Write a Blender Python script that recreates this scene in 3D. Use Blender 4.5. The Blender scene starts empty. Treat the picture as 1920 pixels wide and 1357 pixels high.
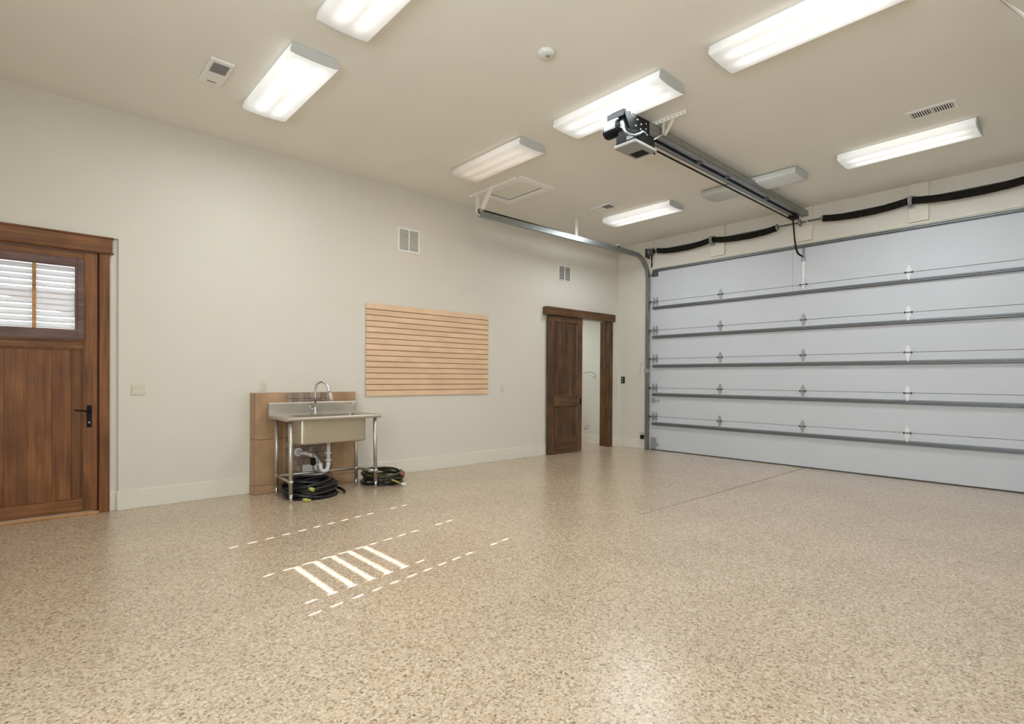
import bpy, math, random
from mathutils import Vector, Matrix
random.seed(7)
S = bpy.context.scene
COL = S.collection

# ------------------------------------------------------------------ camera
# room frame: X runs along the left wall towards the garage door, Y towards the left wall, Z up (metres)
FW = Vector((0.6710, 0.7414, -0.0057)).normalized()
RT = Vector((0.7413, -0.6711, 0.0060)); RT = (RT - FW * RT.dot(FW)).normalized()
UP = RT.cross(FW)
cam = bpy.data.cameras.new('camera')
cam.sensor_width = 36; cam.lens = 1013.546 / 1920 * 36
cam.shift_y = (714.52 - 678.5) / 1920
cam.clip_start = 0.05; cam.clip_end = 200
co = bpy.data.objects.new('camera', cam); COL.objects.link(co)
M = Matrix((RT, UP, -FW)).transposed().to_4x4(); M.translation = (0, 0, 1.32)
co.matrix_world = M
S.camera = co

# ------------------------------------------------------------------ world, sun, exposure
W = bpy.data.worlds.new('world'); S.world = W; W.use_nodes = True
W.node_tree.nodes['Background'].inputs[0].default_value = (0.90, 0.95, 1.0, 1)
W.node_tree.nodes['Background'].inputs[1].default_value = 1.6
sun = bpy.data.lights.new('sun', 'SUN'); sun.energy = 46; sun.angle = math.radians(0.2); sun.color = (.93, .96, 1)
so = bpy.data.objects.new('sun', sun); COL.objects.link(so)
SUN_DIR = Vector((1, 0.197, -0.3123)).normalized()
so.rotation_euler = SUN_DIR.to_track_quat('-Z', 'Y').to_euler()
so.location = (-6, 0, 6)
S.view_settings.view_transform = 'Standard'; S.view_settings.look = 'None'
S.view_settings.exposure = 0.13; S.view_settings.gamma = 1.0; S.view_settings.use_curve_mapping = False
LAMP_W = 21.5           # each lit ceiling fixture
LAMP_C = (0.88, 0.96, 1.0)

D, L, H = 6.517, 8.715, 3.903         # left wall, garage wall, ceiling
XB, YR = -1.70, -1.60                 # back wall, right wall
# added fill lamp behind the camera, set in an added back-wall opening (fill_window)
V0, V1, VZ0, VZ1 = -1.35, 1.75, .95, 3.0
dl = bpy.data.lights.new('back_fill_lamp', 'AREA'); dl.shape = 'RECTANGLE'; dl.size = V1 - V0; dl.size_y = VZ1 - VZ0
dl.energy = 195; dl.color = (.78, .90, 1.0)
do = bpy.data.objects.new('back_fill_lamp', dl); COL.objects.link(do)
do.location = (XB - .03, (V0 + V1) / 2, (VZ0 + VZ1) / 2); do.rotation_euler = (0, math.radians(-90), 0)
dl.size, dl.size_y = VZ1 - VZ0, V1 - V0

# ------------------------------------------------------------------ materials
def srgb(r, g, b):
    f = lambda c: (c / 255 / 12.92) if c / 255 <= .04045 else ((c / 255 + .055) / 1.055) ** 2.4
    return (f(r), f(g), f(b), 1)

def mat(name, col, rough=.6, metal=0, var=.0, vscale=6, bump=0, bscale=60, spec=.5, stretch=None, coat=0):
    m = bpy.data.materials.new(name); m.use_nodes = True
    nt = m.node_tree; b = nt.nodes['Principled BSDF']
    b.inputs['Roughness'].default_value = rough; b.inputs['Metallic'].default_value = metal
    b.inputs['Specular IOR Level'].default_value = spec
    b.inputs['Coat Weight'].default_value = coat
    tc = nt.nodes.new('ShaderNodeTexCoord')
    src = tc.outputs['Object']
    if stretch:
        mp = nt.nodes.new('ShaderNodeMapping'); mp.inputs['Scale'].default_value = stretch
        nt.links.new(src, mp.inputs[0]); src = mp.outputs[0]
    n = nt.nodes.new('ShaderNodeTexNoise'); n.inputs['Scale'].default_value = vscale; n.inputs['Detail'].default_value = 4
    nt.links.new(src, n.inputs['Vector'])
    r = nt.nodes.new('ShaderNodeValToRGB')
    e = r.color_ramp.elements
    e[0].position = .3; e[1].position = .7
    e[0].color = tuple(max(0, c * (1 - var)) for c in col[:3]) + (1,)
    e[1].color = tuple(min(1, c * (1 + var)) for c in col[:3]) + (1,)
    nt.links.new(n.outputs['Fac'], r.inputs[0]); nt.links.new(r.outputs[0], b.inputs['Base Color'])
    if bump:
        n2 = nt.nodes.new('ShaderNodeTexNoise'); n2.inputs['Scale'].default_value = bscale
        nt.links.new(src, n2.inputs['Vector'])
        bp = nt.nodes.new('ShaderNodeBump'); bp.inputs['Strength'].default_value = bump; bp.inputs['Distance'].default_value = .004
        nt.links.new(n2.outputs['Fac'], bp.inputs['Height']); nt.links.new(bp.outputs[0], b.inputs['Normal'])
    return m

def wood(name, dark, mid, light, vertical=True, rough=.45, obj_var=.25, blotch=.24):
    m = bpy.data.materials.new(name); m.use_nodes = True
    nt = m.node_tree; b = nt.nodes['Principled BSDF']; b.inputs['Roughness'].default_value = rough
    b.inputs['Specular IOR Level'].default_value = .35
    tc = nt.nodes.new('ShaderNodeTexCoord'); oi = nt.nodes.new('ShaderNodeObjectInfo')
    ad = nt.nodes.new('ShaderNodeVectorMath'); ad.operation = 'ADD'
    cb = nt.nodes.new('ShaderNodeMath'); cb.operation = 'MULTIPLY'; cb.inputs[1].default_value = 30
    nt.links.new(oi.outputs['Random'], cb.inputs[0])
    nt.links.new(tc.outputs['Object'], ad.inputs[0]); nt.links.new(cb.outputs[0], ad.inputs[1])
    mp = nt.nodes.new('ShaderNodeMapping'); mp.inputs['Scale'].default_value = (12, 12, .6) if vertical else (.6, 12, 12)
    nt.links.new(ad.outputs[0], mp.inputs[0])
    n = nt.nodes.new('ShaderNodeTexNoise'); n.inputs['Scale'].default_value = 2.2; n.inputs['Detail'].default_value = 8
    n.inputs['Roughness'].default_value = .6; n.inputs['Distortion'].default_value = .6
    nt.links.new(mp.outputs[0], n.inputs['Vector'])
    r = nt.nodes.new('ShaderNodeValToRGB'); cr = r.color_ramp
    cr.elements[0].position = .28; cr.elements[0].color = dark
    cr.elements[1].position = .72; cr.elements[1].color = light
    x = cr.elements.new(.5); x.color = mid
    nt.links.new(n.outputs['Fac'], r.inputs[0])
    # blotches and knots
    n2 = nt.nodes.new('ShaderNodeTexNoise'); n2.inputs['Scale'].default_value = 3.5; n2.inputs['Detail'].default_value = 3
    nt.links.new(ad.outputs[0], n2.inputs['Vector'])
    mr = nt.nodes.new('ShaderNodeMapRange'); mr.inputs[1].default_value = .3; mr.inputs[2].default_value = .7
    mr.inputs[3].default_value = 1 - blotch; mr.inputs[4].default_value = 1 + blotch * .8
    nt.links.new(n2.outputs['Fac'], mr.inputs[0])
    mo = nt.nodes.new('ShaderNodeMapRange'); mo.inputs[3].default_value = 1 - obj_var; mo.inputs[4].default_value = 1 + obj_var
    nt.links.new(oi.outputs['Random'], mo.inputs[0])
    mu = nt.nodes.new('ShaderNodeMath'); mu.operation = 'MULTIPLY'
    nt.links.new(mr.outputs[0], mu.inputs[0]); nt.links.new(mo.outputs[0], mu.inputs[1])
    mx = nt.nodes.new('ShaderNodeVectorMath'); mx.operation = 'SCALE'
    nt.links.new(r.outputs[0], mx.inputs[0]); nt.links.new(mu.outputs[0], mx.inputs['Scale'])
    nt.links.new(mx.outputs[0], b.inputs['Base Color'])
    bp = nt.nodes.new('ShaderNodeBump'); bp.inputs['Strength'].default_value = .12; bp.inputs['Distance'].default_value = .003
    nt.links.new(n.outputs['Fac'], bp.inputs['Height']); nt.links.new(bp.outputs[0], b.inputs['Normal'])
    return m

def floor_mat():
    m = bpy.data.materials.new('epoxy_flake_floor'); m.use_nodes = True
    nt = m.node_tree; b = nt.nodes['Principled BSDF']
    tc = nt.nodes.new('ShaderNodeTexCoord')
    # warp so that the flakes are torn, not polygonal
    nz = nt.nodes.new('ShaderNodeTexNoise'); nz.inputs['Scale'].default_value = 70; nz.inputs['Detail'].default_value = 3
    nt.links.new(tc.outputs['Object'], nz.inputs['Vector'])
    sc = nt.nodes.new('ShaderNodeVectorMath'); sc.operation = 'MULTIPLY_ADD'
    sc.inputs[1].default_value = (.022, .022, 0)
    nt.links.new(nz.outputs['Color'], sc.inputs[0]); nt.links.new(tc.outputs['Object'], sc.inputs[2])
    def layer(scale, stops):
        v = nt.nodes.new('ShaderNodeTexVoronoi'); v.voronoi_dimensions = '2D'; v.inputs['Scale'].default_value = scale
        nt.links.new(sc.outputs[0], v.inputs['Vector'])
        r = nt.nodes.new('ShaderNodeValToRGB'); r.color_ramp.interpolation = 'CONSTANT'
        sx = nt.nodes.new('ShaderNodeSeparateColor'); nt.links.new(v.outputs['Color'], sx.inputs[0])
        nt.links.new(sx.outputs[0], r.inputs[0])
        cr = r.color_ramp
        cr.elements[0].position = stops[0][0]; cr.elements[0].color = stops[0][1]
        cr.elements[1].position = stops[1][0]; cr.elements[1].color = stops[1][1]
        for p, c in stops[2:]:
            q = cr.elements.new(p); q.color = c
        return r, sx
    g = lambda r_, g_, b_: srgb(r_, g_, b_)
    a, _ = layer(95, [(0, g(120, 98, 74)), (.07, g(176, 152, 122)), (.22, g(200, 175, 148)), (.5, g(208, 185, 159)),
                      (.74, g(194, 164, 136)), (.86, g(222, 209, 188)), (.95, g(152, 124, 98))])
    c, s2 = layer(170, [(0, g(82, 66, 52)), (.05, g(176, 155, 128)), (.3, g(208, 186, 162)), (.66, g(200, 173, 145)),
                        (.9, g(228, 217, 198))])
    mx = nt.nodes.new('ShaderNodeMix'); mx.data_type = 'RGBA'; mx.inputs[0].default_value = .45
    nt.links.new(a.outputs[0], mx.inputs[6]); nt.links.new(c.outputs[0], mx.inputs[7])
    # sparse dark chips
    d, _ = layer(120, [(0, (0, 0, 0, 1)), (.055, (1, 1, 1, 1))])
    mm = nt.nodes.new('ShaderNodeMix'); mm.data_type = 'RGBA'; mm.blend_type = 'MULTIPLY'; mm.inputs[0].default_value = .5
    nt.links.new(mx.outputs[2], mm.inputs[6]); nt.links.new(d.outputs[0], mm.inputs[7])
    # slow clouding
    n3 = nt.nodes.new('ShaderNodeTexNoise'); n3.inputs['Scale'].default_value = 1.1; n3.inputs['Detail'].default_value = 3
    nt.links.new(tc.outputs['Object'], n3.inputs['Vector'])
    mr = nt.nodes.new('ShaderNodeMapRange'); mr.inputs[1].default_value = .3; mr.inputs[2].default_value = .7
    mr.inputs[3].default_value = .89; mr.inputs[4].default_value = 1.0
    nt.links.new(n3.outputs['Fac'], mr.inputs[0])
    vs = nt.nodes.new('ShaderNodeVectorMath'); vs.operation = 'SCALE'
    nt.links.new(mm.outputs[2], vs.inputs[0]); nt.links.new(mr.outputs[0], vs.inputs['Scale'])
    nt.links.new(vs.outputs[0], b.inputs['Base Color'])
    b.inputs['Roughness'].default_value = FLOOR_ROUGH
    b.inputs['Specular IOR Level'].default_value = .2
    b.inputs['Coat Weight'].default_value = .62; b.inputs['Coat Roughness'].default_value = .27
    bp = nt.nodes.new('ShaderNodeBump'); bp.inputs['Strength'].default_value = .10; bp.inputs['Distance'].default_value = .002
    nt.links.new(a.outputs[0], bp.inputs['Height']); nt.links.new(bp.outputs[0], b.inputs['Normal'])
    return m
FLOOR_ROUGH = .27

def diffuser_mat(name, col, base, peak, lit=True):
    m = bpy.data.materials.new(name); m.use_nodes = True
    nt = m.node_tree; b = nt.nodes['Principled BSDF']
    b.inputs['Base Color'].default_value = (.74, .75, .73, 1); b.inputs['Roughness'].default_value = .35
    if not lit: return m
    tc = nt.nodes.new('ShaderNodeTexCoord'); sx = nt.nodes.new('ShaderNodeSeparateXYZ')
    nt.links.new(tc.outputs['Object'], sx.inputs[0])
    def ma(op, *a):
        n = nt.nodes.new('ShaderNodeMath'); n.operation = op
        for i, v in enumerate(a):
            if isinstance(v, (int, float)): n.inputs[i].default_value = v
            else: nt.links.new(v, n.inputs[i])
        return n.outputs[0]
    ax = ma('ABSOLUTE', sx.outputs[0]); dx = ma('DIVIDE', ma('SUBTRACT', ax, .075), .052)
    g = ma('EXPONENT', ma('MULTIPLY', ma('MULTIPLY', dx, dx), -1))          # two tubes behind the lens
    ay = ma('ABSOLUTE', sx.outputs[1])
    mr = nt.nodes.new('ShaderNodeMapRange'); mr.interpolation_type = 'SMOOTHSTEP'
    mr.inputs[1].default_value = .60; mr.inputs[2].default_value = .42; mr.inputs[3].default_value = 0; mr.inputs[4].default_value = 1
    nt.links.new(ay, mr.inputs[0])
    st = ma('ADD', ma('MULTIPLY', ma('MULTIPLY', g, mr.outputs[0]), peak), ma('ADD', base, ma('MULTIPLY', mr.outputs[0], base * .55)))
    b.inputs['Emission Color'].default_value = col
    nt.links.new(st, b.inputs['Emission Strength'])
    return m

M_ = {}
M_['wall'] = mat('cream_wall_paint', srgb(217, 210, 197), .75, var=.012, vscale=2, bump=.05, bscale=90, spec=.25)
M_['ceil'] = mat('beige_ceiling_paint', srgb(235, 231, 220), .85, var=.012, vscale=2, spec=.15)
M_['trim'] = mat('painted_trim', srgb(224, 217, 202), .5, var=.01, spec=.35)
M_['hanger'] = mat('painted_hanger_steel', srgb(234, 228, 217), .5, var=.01)
M_['board'] = mat('painted_board', srgb(220, 211, 194), .6, var=.015)
M_['floor'] = floor_mat()
M_['joint'] = mat('joint_filler', srgb(96, 82, 66), .9, var=.1)
M_['alder'] = wood('knotty_alder_vertical', srgb(94, 57, 30), srgb(120, 76, 43), srgb(140, 93, 55), True, obj_var=.14, blotch=.2)
M_['alderh'] = wood('knotty_alder_horizontal', srgb(98, 60, 33), srgb(126, 82, 48), srgb(148, 101, 62), False, obj_var=.12)
M_['dalder'] = wood('dark_alder_vertical', srgb(60, 40, 23), srgb(90, 62, 38), srgb(116, 84, 54), True, .34, .15, .34)
M_['dalderh'] = wood('dark_alder_horizontal', srgb(64, 43, 25), srgb(94, 65, 40), srgb(118, 86, 56), False, .36, .12, .3)
M_['shutter'] = wood('shutter_frame_stain', srgb(84, 60, 52), srgb(104, 78, 70), srgb(120, 94, 84), False, .4, .06)
M_['maple'] = wood('maple_slat', srgb(222, 187, 152), srgb(227, 192, 158), srgb(231, 198, 165), False, .5, .02, .08)
M_['groove'] = mat('slat_groove', srgb(140, 100, 58), .8, var=.1)
M_['sill'] = wood('pale_oak_sill', srgb(150, 104, 62), srgb(180, 132, 84), srgb(200, 154, 104), False, .5, .05)
M_['black'] = mat('black_metal', srgb(14, 14, 14), .55, var=.1, spec=.2)
M_['label'] = mat('motor_label_grey', srgb(132, 132, 130), .6, var=.02, spec=.2)
M_['flex'] = mat('flexible_conduit_grey', srgb(128, 129, 130), .55, .3, var=.05)
M_['rubber'] = mat('black_rubber_hose', srgb(13, 13, 14), .38, var=.15, vscale=20)
M_['rubberseal'] = mat('rubber_seal', srgb(60, 58, 56), .8, var=.1)
M_['sleeve'] = mat('black_spring_sleeve', srgb(27, 24, 20), .85, var=.35, vscale=14, bump=.6, bscale=25, spec=.2)
M_['yellow'] = mat('yellow_stripe', srgb(150, 142, 52), .5, var=.05)
M_['lime'] = mat('lime_connector', srgb(176, 180, 96), .45, var=.05)
M_['copper'] = mat('copper_pink_nozzle', srgb(150, 92, 74), .5, var=.1)
M_['white'] = mat('white_plastic', srgb(226, 226, 222), .4, var=.01)
M_['plate'] = mat('ivory_plate', srgb(212, 203, 184), .45, var=.01)
M_['pvc'] = mat('white_pvc', srgb(228, 226, 220), .35, var=.02)
M_['steel'] = mat('brushed_stainless', srgb(200, 195, 185), .40, .95, var=.04, vscale=8)
M_['steelbowl'] = mat('satin_stainless', srgb(196, 186, 168), .42, .9, var=.05, vscale=5)
M_['chrome'] = mat('chrome', srgb(205, 205, 205), .12, 1, var=.02)
M_['galv'] = mat('galvanised_steel', srgb(150, 153, 153), .36, .85, var=.08, vscale=14)
M_['galvdark'] = mat('weathered_galvanised', srgb(104, 106, 106), .5, .6, var=.18, vscale=22)
M_['strut'] = mat('strut_galvanised', srgb(122, 124, 126), .45, .45, var=.06, vscale=18)
M_['hinge'] = mat('hinge_zinc', srgb(162, 163, 164), .42, .4, var=.08, vscale=40)
M_['hingew'] = mat('hinge_bright_zinc', srgb(224, 224, 222), .35, .2, var=.04, vscale=40)
M_['doorp'] = mat('garage_door_panel', srgb(199, 200, 204), .55, var=.012, vscale=1.5, spec=.3)
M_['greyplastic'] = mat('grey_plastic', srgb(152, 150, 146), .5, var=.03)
M_['lightplate'] = mat('fixture_end_enamel', srgb(196, 196, 194), .45, var=.01)
M_['hatch'] = mat('hatch_frame_paint', srgb(244, 241, 232), .6, var=.01)
M_['vent'] = mat('vent_enamel', srgb(238, 235, 228), .5, var=.01)
M_['ventdark'] = mat('vent_dark_cavity', srgb(92, 88, 78), .9, var=.1)
M_['ventmid'] = mat('grille_depth', srgb(158, 154, 140), .9, var=.05)
M_['fangrille'] = mat('fan_grille_dark', srgb(88, 88, 86), .8, var=.1)
M_['tile'] = mat('brown_stone_tile', srgb(172, 138, 106), .35, var=.2, vscale=5, bump=.1, bscale=20)
M_['tiles'] = mat('brown_stone_tile_side', srgb(168, 134, 102), .35, var=.16, vscale=5)
M_['grout'] = mat('dark_grout', srgb(106, 84, 66), .9, var=.1)
M_['ext'] = mat('exterior_stucco', srgb(176, 170, 166), .9, var=.05)
M_['gravel'] = mat('exterior_ground', srgb(170, 165, 158), .95, var=.1)
def mosaic_mat():
    m = bpy.data.materials.new('mosaic_stone'); m.use_nodes = True
    nt = m.node_tree; b = nt.nodes['Principled BSDF']; b.inputs['Roughness'].default_value = .4
    oi = nt.nodes.new('ShaderNodeObjectInfo'); r = nt.nodes.new('ShaderNodeValToRGB'); cr = r.color_ramp
    cr.elements[0].color = srgb(136, 116, 102); cr.elements[1].color = srgb(170, 148, 130)
    x = cr.elements.new(.5); x.color = srgb(152, 131, 118)
    nt.links.new(oi.outputs['Random'], r.inputs[0]); nt.links.new(r.outputs[0], b.inputs['Base Color'])
    return m
M_['mosaic'] = mosaic_mat()
def slat_mat():
    m = bpy.data.materials.new('white_blind_slat'); m.use_nodes = True
    nt = m.node_tree; b = nt.nodes['Principled BSDF']; b.inputs['Base Color'].default_value = (.86, .86, .87, 1)
    b.inputs['Roughness'].default_value = .5
    t = nt.nodes.new('ShaderNodeBsdfTranslucent'); t.inputs[0].default_value = (.9, .9, .92, 1)
    mx = nt.nodes.new('ShaderNodeMixShader'); mx.inputs[0].default_value = .35
    nt.links.new(b.outputs[0], mx.inputs[1]); nt.links.new(t.outputs[0], mx.inputs[2])
    nt.links.new(mx.outputs[0], nt.nodes['Material Output'].inputs[0]); return m
M_['slat'] = slat_mat()
def glass_mat():
    m = bpy.data.materials.new('window_glass'); m.use_nodes = True
    nt = m.node_tree; nt.nodes.remove(nt.nodes['Principled BSDF'])
    t = nt.nodes.new('ShaderNodeBsdfTransparent'); g = nt.nodes.new('ShaderNodeBsdfGlossy'); g.inputs['Roughness'].default_value = .02
    mx = nt.nodes.new('ShaderNodeMixShader'); mx.inputs[0].default_value = .07
    nt.links.new(t.outputs[0], mx.inputs[1]); nt.links.new(g.outputs[0], mx.inputs[2])
    nt.links.new(mx.outputs[0], nt.nodes['Material Output'].inputs[0]); return m
M_['glass'] = glass_mat()
M_['lens'] = diffuser_mat('lit_diffuser', (1, .985, .95, 1), .31, .50)
M_['lenswarm'] = diffuser_mat('dim_pink_diffuser', (1, .80, .66, 1), .16, .16)
M_['lensoff'] = diffuser_mat('unlit_diffuser', None, 0, 0, False)

# ------------------------------------------------------------------ mesh builder
class MB:
    def __init__(s): s.v = []; s.f = []; s.sm = []
    def add(s, vs, fs, smooth=False):
        o = len(s.v); s.v += [tuple(v) for v in vs]; s.f += [tuple(i + o for i in f) for f in fs]; s.sm += [smooth] * len(fs); return s
    def box(s, x0, x1, y0, y1, z0, z1):
        return s.add([(x0, y0, z0), (x1, y0, z0), (x1, y1, z0), (x0, y1, z0), (x0, y0, z1), (x1, y0, z1), (x1, y1, z1), (x0, y1, z1)],
                     [(0, 3, 2, 1), (4, 5, 6, 7), (0, 1, 5, 4), (1, 2, 6, 5), (2, 3, 7, 6), (3, 0, 4, 7)])
    def cbox(s, x0, x1, y0, y1, z0, z1, c=.004):
        """box with chamfered edges"""
        X, Y, Z = (x0, x1), (y0, y1), (z0, z1); vs = []; idx = {}
        for i in (0, 1):
            for j in (0, 1):
                for k in (0, 1):
                    p = [X[i], Y[j], Z[k]]; sg = [c if t == 0 else -c for t in (i, j, k)]
                    for a in range(3):
                        q = [p[n] + (0 if n == a else sg[n]) for n in range(3)]
                        idx[(i, j, k, a)] = len(vs); vs.append(q)
        fs = []
        def face(ids, n):
            pts = [Vector(vs[t]) for t in ids]
            nn = (pts[1] - pts[0]).cross(pts[2] - pts[0])
            fs.append(tuple(ids) if nn.dot(Vector(n)) > 0 else tuple(reversed(ids)))
        for a in range(3):
            b, d = (a + 1) % 3, (a + 2) % 3
            for t in (0, 1):
                ids = []
                for (u, w) in ((0, 0), (1, 0), (1, 1), (0, 1)):
                    k = [0, 0, 0]; k[a] = t; k[b] = u; k[d] = w; ids.append(idx[(*k, a)])
                n = [0, 0, 0]; n[a] = 1 if t else -1; face(ids, n)
            for u in (0, 1):
                for w in (0, 1):
                    k0 = [0, 0, 0]; k0[b] = u; k0[d] = w; k1 = list(k0); k1[a] = 1
                    ids = [idx[(*k0, b)], idx[(*k1, b)], idx[(*k1, d)], idx[(*k0, d)]]
                    n = [0, 0, 0]; n[b] = 1 if u else -1; n[d] = 1 if w else -1; face(ids, n)
        for i in (0, 1):
            for j in (0, 1):
                for k in (0, 1):
                    face([idx[(i, j, k, a)] for a in range(3)], [1 if t else -1 for t in (i, j, k)])
        return s.add(vs, fs)
    def prism(s, pts, axis, a0, a1, smooth=False):
        """closed outline pts (the two other axes in order) run along axis from a0 to a1"""
        n = len(pts); vs = []
        for a in (a0, a1):
            for p in pts:
                q = list(p); q.insert(axis, a); vs.append(q)
        fs = [(i, (i + 1) % n, n + (i + 1) % n, n + i) for i in range(n)] + [tuple(range(n - 1, -1, -1)), tuple(range(n, 2 * n))]
        s.add(vs, fs, smooth); s.sm[-1] = s.sm[-2] = False
        return s
    def tube(s, path, r, n=10, closed=False, cap=True, smooth=True, flat=1.0):
        P = [Vector(p) for p in path]; m = len(P); R = r if isinstance(r, (list, tuple)) else [r] * m
        vs = []; up = None
        for i in range(m):
            if closed: t = P[(i + 1) % m] - P[i - 1]
            else: t = P[min(i + 1, m - 1)] - P[max(i - 1, 0)]
            t = t.normalized() if t.length > 1e-9 else Vector((0, 0, 1))
            if up is None:
                up = Vector((0, 0, 1)) if abs(t.z) < .9 else Vector((1, 0, 0))
            u = (up - t * up.dot(t)).normalized(); w = t.cross(u); up = u
            for k in range(n):
                a = 2 * math.pi * k / n
                vs.append(P[i] + u * (math.cos(a) * R[i] * flat) + w * (math.sin(a) * R[i]))
        fs = []
        for i in range(m if closed else m - 1):
            j = (i + 1) % m
            for k in range(n):
                fs.append((i * n + k, i * n + (k + 1) % n, j * n + (k + 1) % n, j * n + k))
        s.add(vs, fs, smooth)
        if cap and not closed:
            o = len(s.v) - m * n
            s.f.append(tuple(o + k for k in range(n - 1, -1, -1))); s.sm.append(False)
            s.f.append(tuple(o + (m - 1) * n + k for k in range(n))); s.sm.append(False)
        return s
    def cyl(s, p0, p1, r, r1=None, n=16): return s.tube([p0, p1], [r, r if r1 is None else r1], n)
    def lathe(s, prof, c, n=24, axis=2, smooth=True):
        """prof: (radius, offset along axis)"""
        vs = []; m = len(prof)
        for (r, z) in prof:
            for k in range(n):
                a = 2 * math.pi * k / n; q = [r * math.cos(a), r * math.sin(a)]; q.insert(axis, z)
                vs.append([q[i] + c[i] for i in range(3)])
        fs = [(i * n + k, i * n + (k + 1) % n, (i + 1) * n + (k + 1) % n, (i + 1) * n + k) for i in range(m - 1) for k in range(n)]
        s.add(vs, fs, smooth)
        o = len(s.v) - m * n
        s.f += [tuple(o + k for k in range(n - 1, -1, -1)), tuple(o + (m - 1) * n + k for k in range(n))]; s.sm += [False, False]
        return s
    def sweep(s, prof, path, side):
        """open path in a plane; prof (a along side vector, b along in-plane normal), closed outline"""
        P = [Vector(p) for p in path]; sd = Vector(side).normalized(); n = len(prof); m = len(P); vs = []
        for i in range(m):
            t = (P[min(i + 1, m - 1)] - P[max(i - 1, 0)]).normalized(); nn = t.cross(sd)
            for (a, b) in prof: vs.append(P[i] + sd * a + nn * b)
        fs = [(i * n + k, i * n + (k + 1) % n, (i + 1) * n + (k + 1) % n, (i + 1) * n + k) for i in range(m - 1) for k in range(n)]
        fs += [tuple(range(n - 1, -1, -1)), tuple((m - 1) * n + k for k in range(n))]
        return s.add(vs, fs)

BASE = {}
def _link(name, mb, m, parent, off):
    me = bpy.data.meshes.new(name)
    me.from_pydata([(v[0] - off[0], v[1] - off[1], v[2] - off[2]) for v in mb.v], [], mb.f)
    me.polygons.foreach_set('use_smooth', mb.sm); me.update()
    import bmesh
    b = bmesh.new(); b.from_mesh(me); bmesh.ops.recalc_face_normals(b, faces=b.faces); b.to_mesh(me); b.free()
    me.materials.append(M_[m] if isinstance(m, str) else m)
    o = bpy.data.objects.new(name, me); COL.objects.link(o)
    return o
def tag(o, label=None, cat=None, group=None, kind=None):
    if label: o['label'] = label
    if cat: o['category'] = cat
    if group: o['group'] = group
    if kind: o['kind'] = kind
    return o
def thing(name, label, cat, loc, group=None, kind=None):
    o = bpy.data.objects.new(name, None); COL.objects.link(o); o.location = loc; o.empty_display_size = .1
    BASE[o.name] = tuple(loc); return tag(o, label, cat, group, kind)
def part(name, mb, m, parent, label=None):
    off = BASE[parent.name]
    o = _link(name, mb, m, parent, off); o.parent = parent; BASE[o.name] = off
    if label: o['label'] = label
    return o
def solo(name, mb, m, label, cat, loc=(0, 0, 0), group=None, kind=None):
    o = _link(name, mb, m, None, loc); o.location = loc; BASE[o.name] = tuple(loc); return tag(o, label, cat, group, kind)
def struct(name, mb, m):
    return solo(name, mb, m, None, None, kind='structure')
def copy_tree(o, loc=None, parent=None):
    c = o.copy(); COL.objects.link(c)
    if parent: c.parent = parent
    if loc is not None: c.location = loc
    for ch in list(o.children): copy_tree(ch, None, c)
    return c
def arc(c, r, a0, a1, n, plane='xz', const=0):
    out = []
    for i in range(n + 1):
        a = math.radians(a0 + (a1 - a0) * i / n); u, v = c[0] + r * math.cos(a), c[1] + r * math.sin(a)
        out.append((u, const, v) if plane == 'xz' else (const, u, v) if plane == 'yz' else (u, v, const))
    return out

# ------------------------------------------------------------------ room shell
fl = struct('floor', MB().box(XB - .2, L + .3, YR - .2, D + .25, -.2, -.006).box(6.7, 8.9, D + .25, 9.6, -.2, -.006), 'joint')
JX, JY, g = 5.69, 3.05, .007
for y0, y1, sg in ((YR - .2, JY, -1), (JY, D + .25, 1)):          # the joint closes up towards the camera
    e = lambda w: JY + sg * w
    o = y0 if sg < 0 else y1
    part('floor_slab', MB().prism([(XB - .2, o), (XB - .2, e(0)), (3.8, e(0)), (JX - g, e(.007)), (JX - g, o)], 2, -.006, 0), 'floor', fl)
    part('floor_slab', MB().prism([(JX + .0015, o), (JX + .0015, e(.007)), (L + .3, e(.010)), (L + .3, o)], 2, -.006, 0), 'floor', fl)
part('floor_slab', MB().box(6.7, 8.9, D + .25, 9.6, -.006, 0), 'floor', fl)
struct('ceiling', MB().box(XB - .2, L + .3, YR - .2, D + .25, H, H + .2), 'ceil')

T = .20
OX, OZ = .695, 2.657            # shallow recess that holds the entry door
wl = MB()
wl.box(OX, 7.66, D, D + T, 0, H)
wl.box(7.66, 8.43, D, D + T, 2.43, H)
wl.box(8.43, L + .3, D, D + T, 0, H)
wl.box(XB - .2, OX, D, D + T, OZ, H)
wl.box(XB - .2, -.70, D, D + T, 0, OZ)
wl.box(.60, OX, D + .03, D + T, 0, OZ)          # recessed strip beside the casing
wl.box(-.70, -.48, D + .03, D + T, 0, OZ)
wl.box(-.48, .60, D + .03, D + T, 2.56, OZ)
struct('wall_left', wl, 'wall')
wf = MB()
DY0, DY1, DZ = .38, 5.76, 3.36
wf.box(L, L + .09, DY1, D + .25, 0, H).box(L, L + .09, YR - .2, DY0, 0, H).box(L, L + .09, DY0, DY1, DZ, H)
wf.box(L + .09, L + .3, YR - .2, D + .25, 0, H)
struct('wall_far', wf, 'wall')
wb = MB()
WY0, WY1, WZ0, WZ1 = 2.28, 4.10, .80, 1.62
wb.box(XB - .2, XB, YR - .2, V0, 0, H).box(XB - .2, XB, V0, V1, 0, VZ0).box(XB - .2, XB, V0, V1, VZ1, H).box(XB - .2, XB, V1, WY0, 0, H).box(XB - .2, XB, WY1, D + .25, 0, H).box(XB - .2, XB, WY0, WY1, 0, WZ0).box(XB - .2, XB, WY0, WY1, WZ1, H)
struct('wall_back', wb, 'wall')
struct('wall_right', MB().box(XB - .2, L + .3, YR - .2, YR, 0, H), 'wall')
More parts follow.
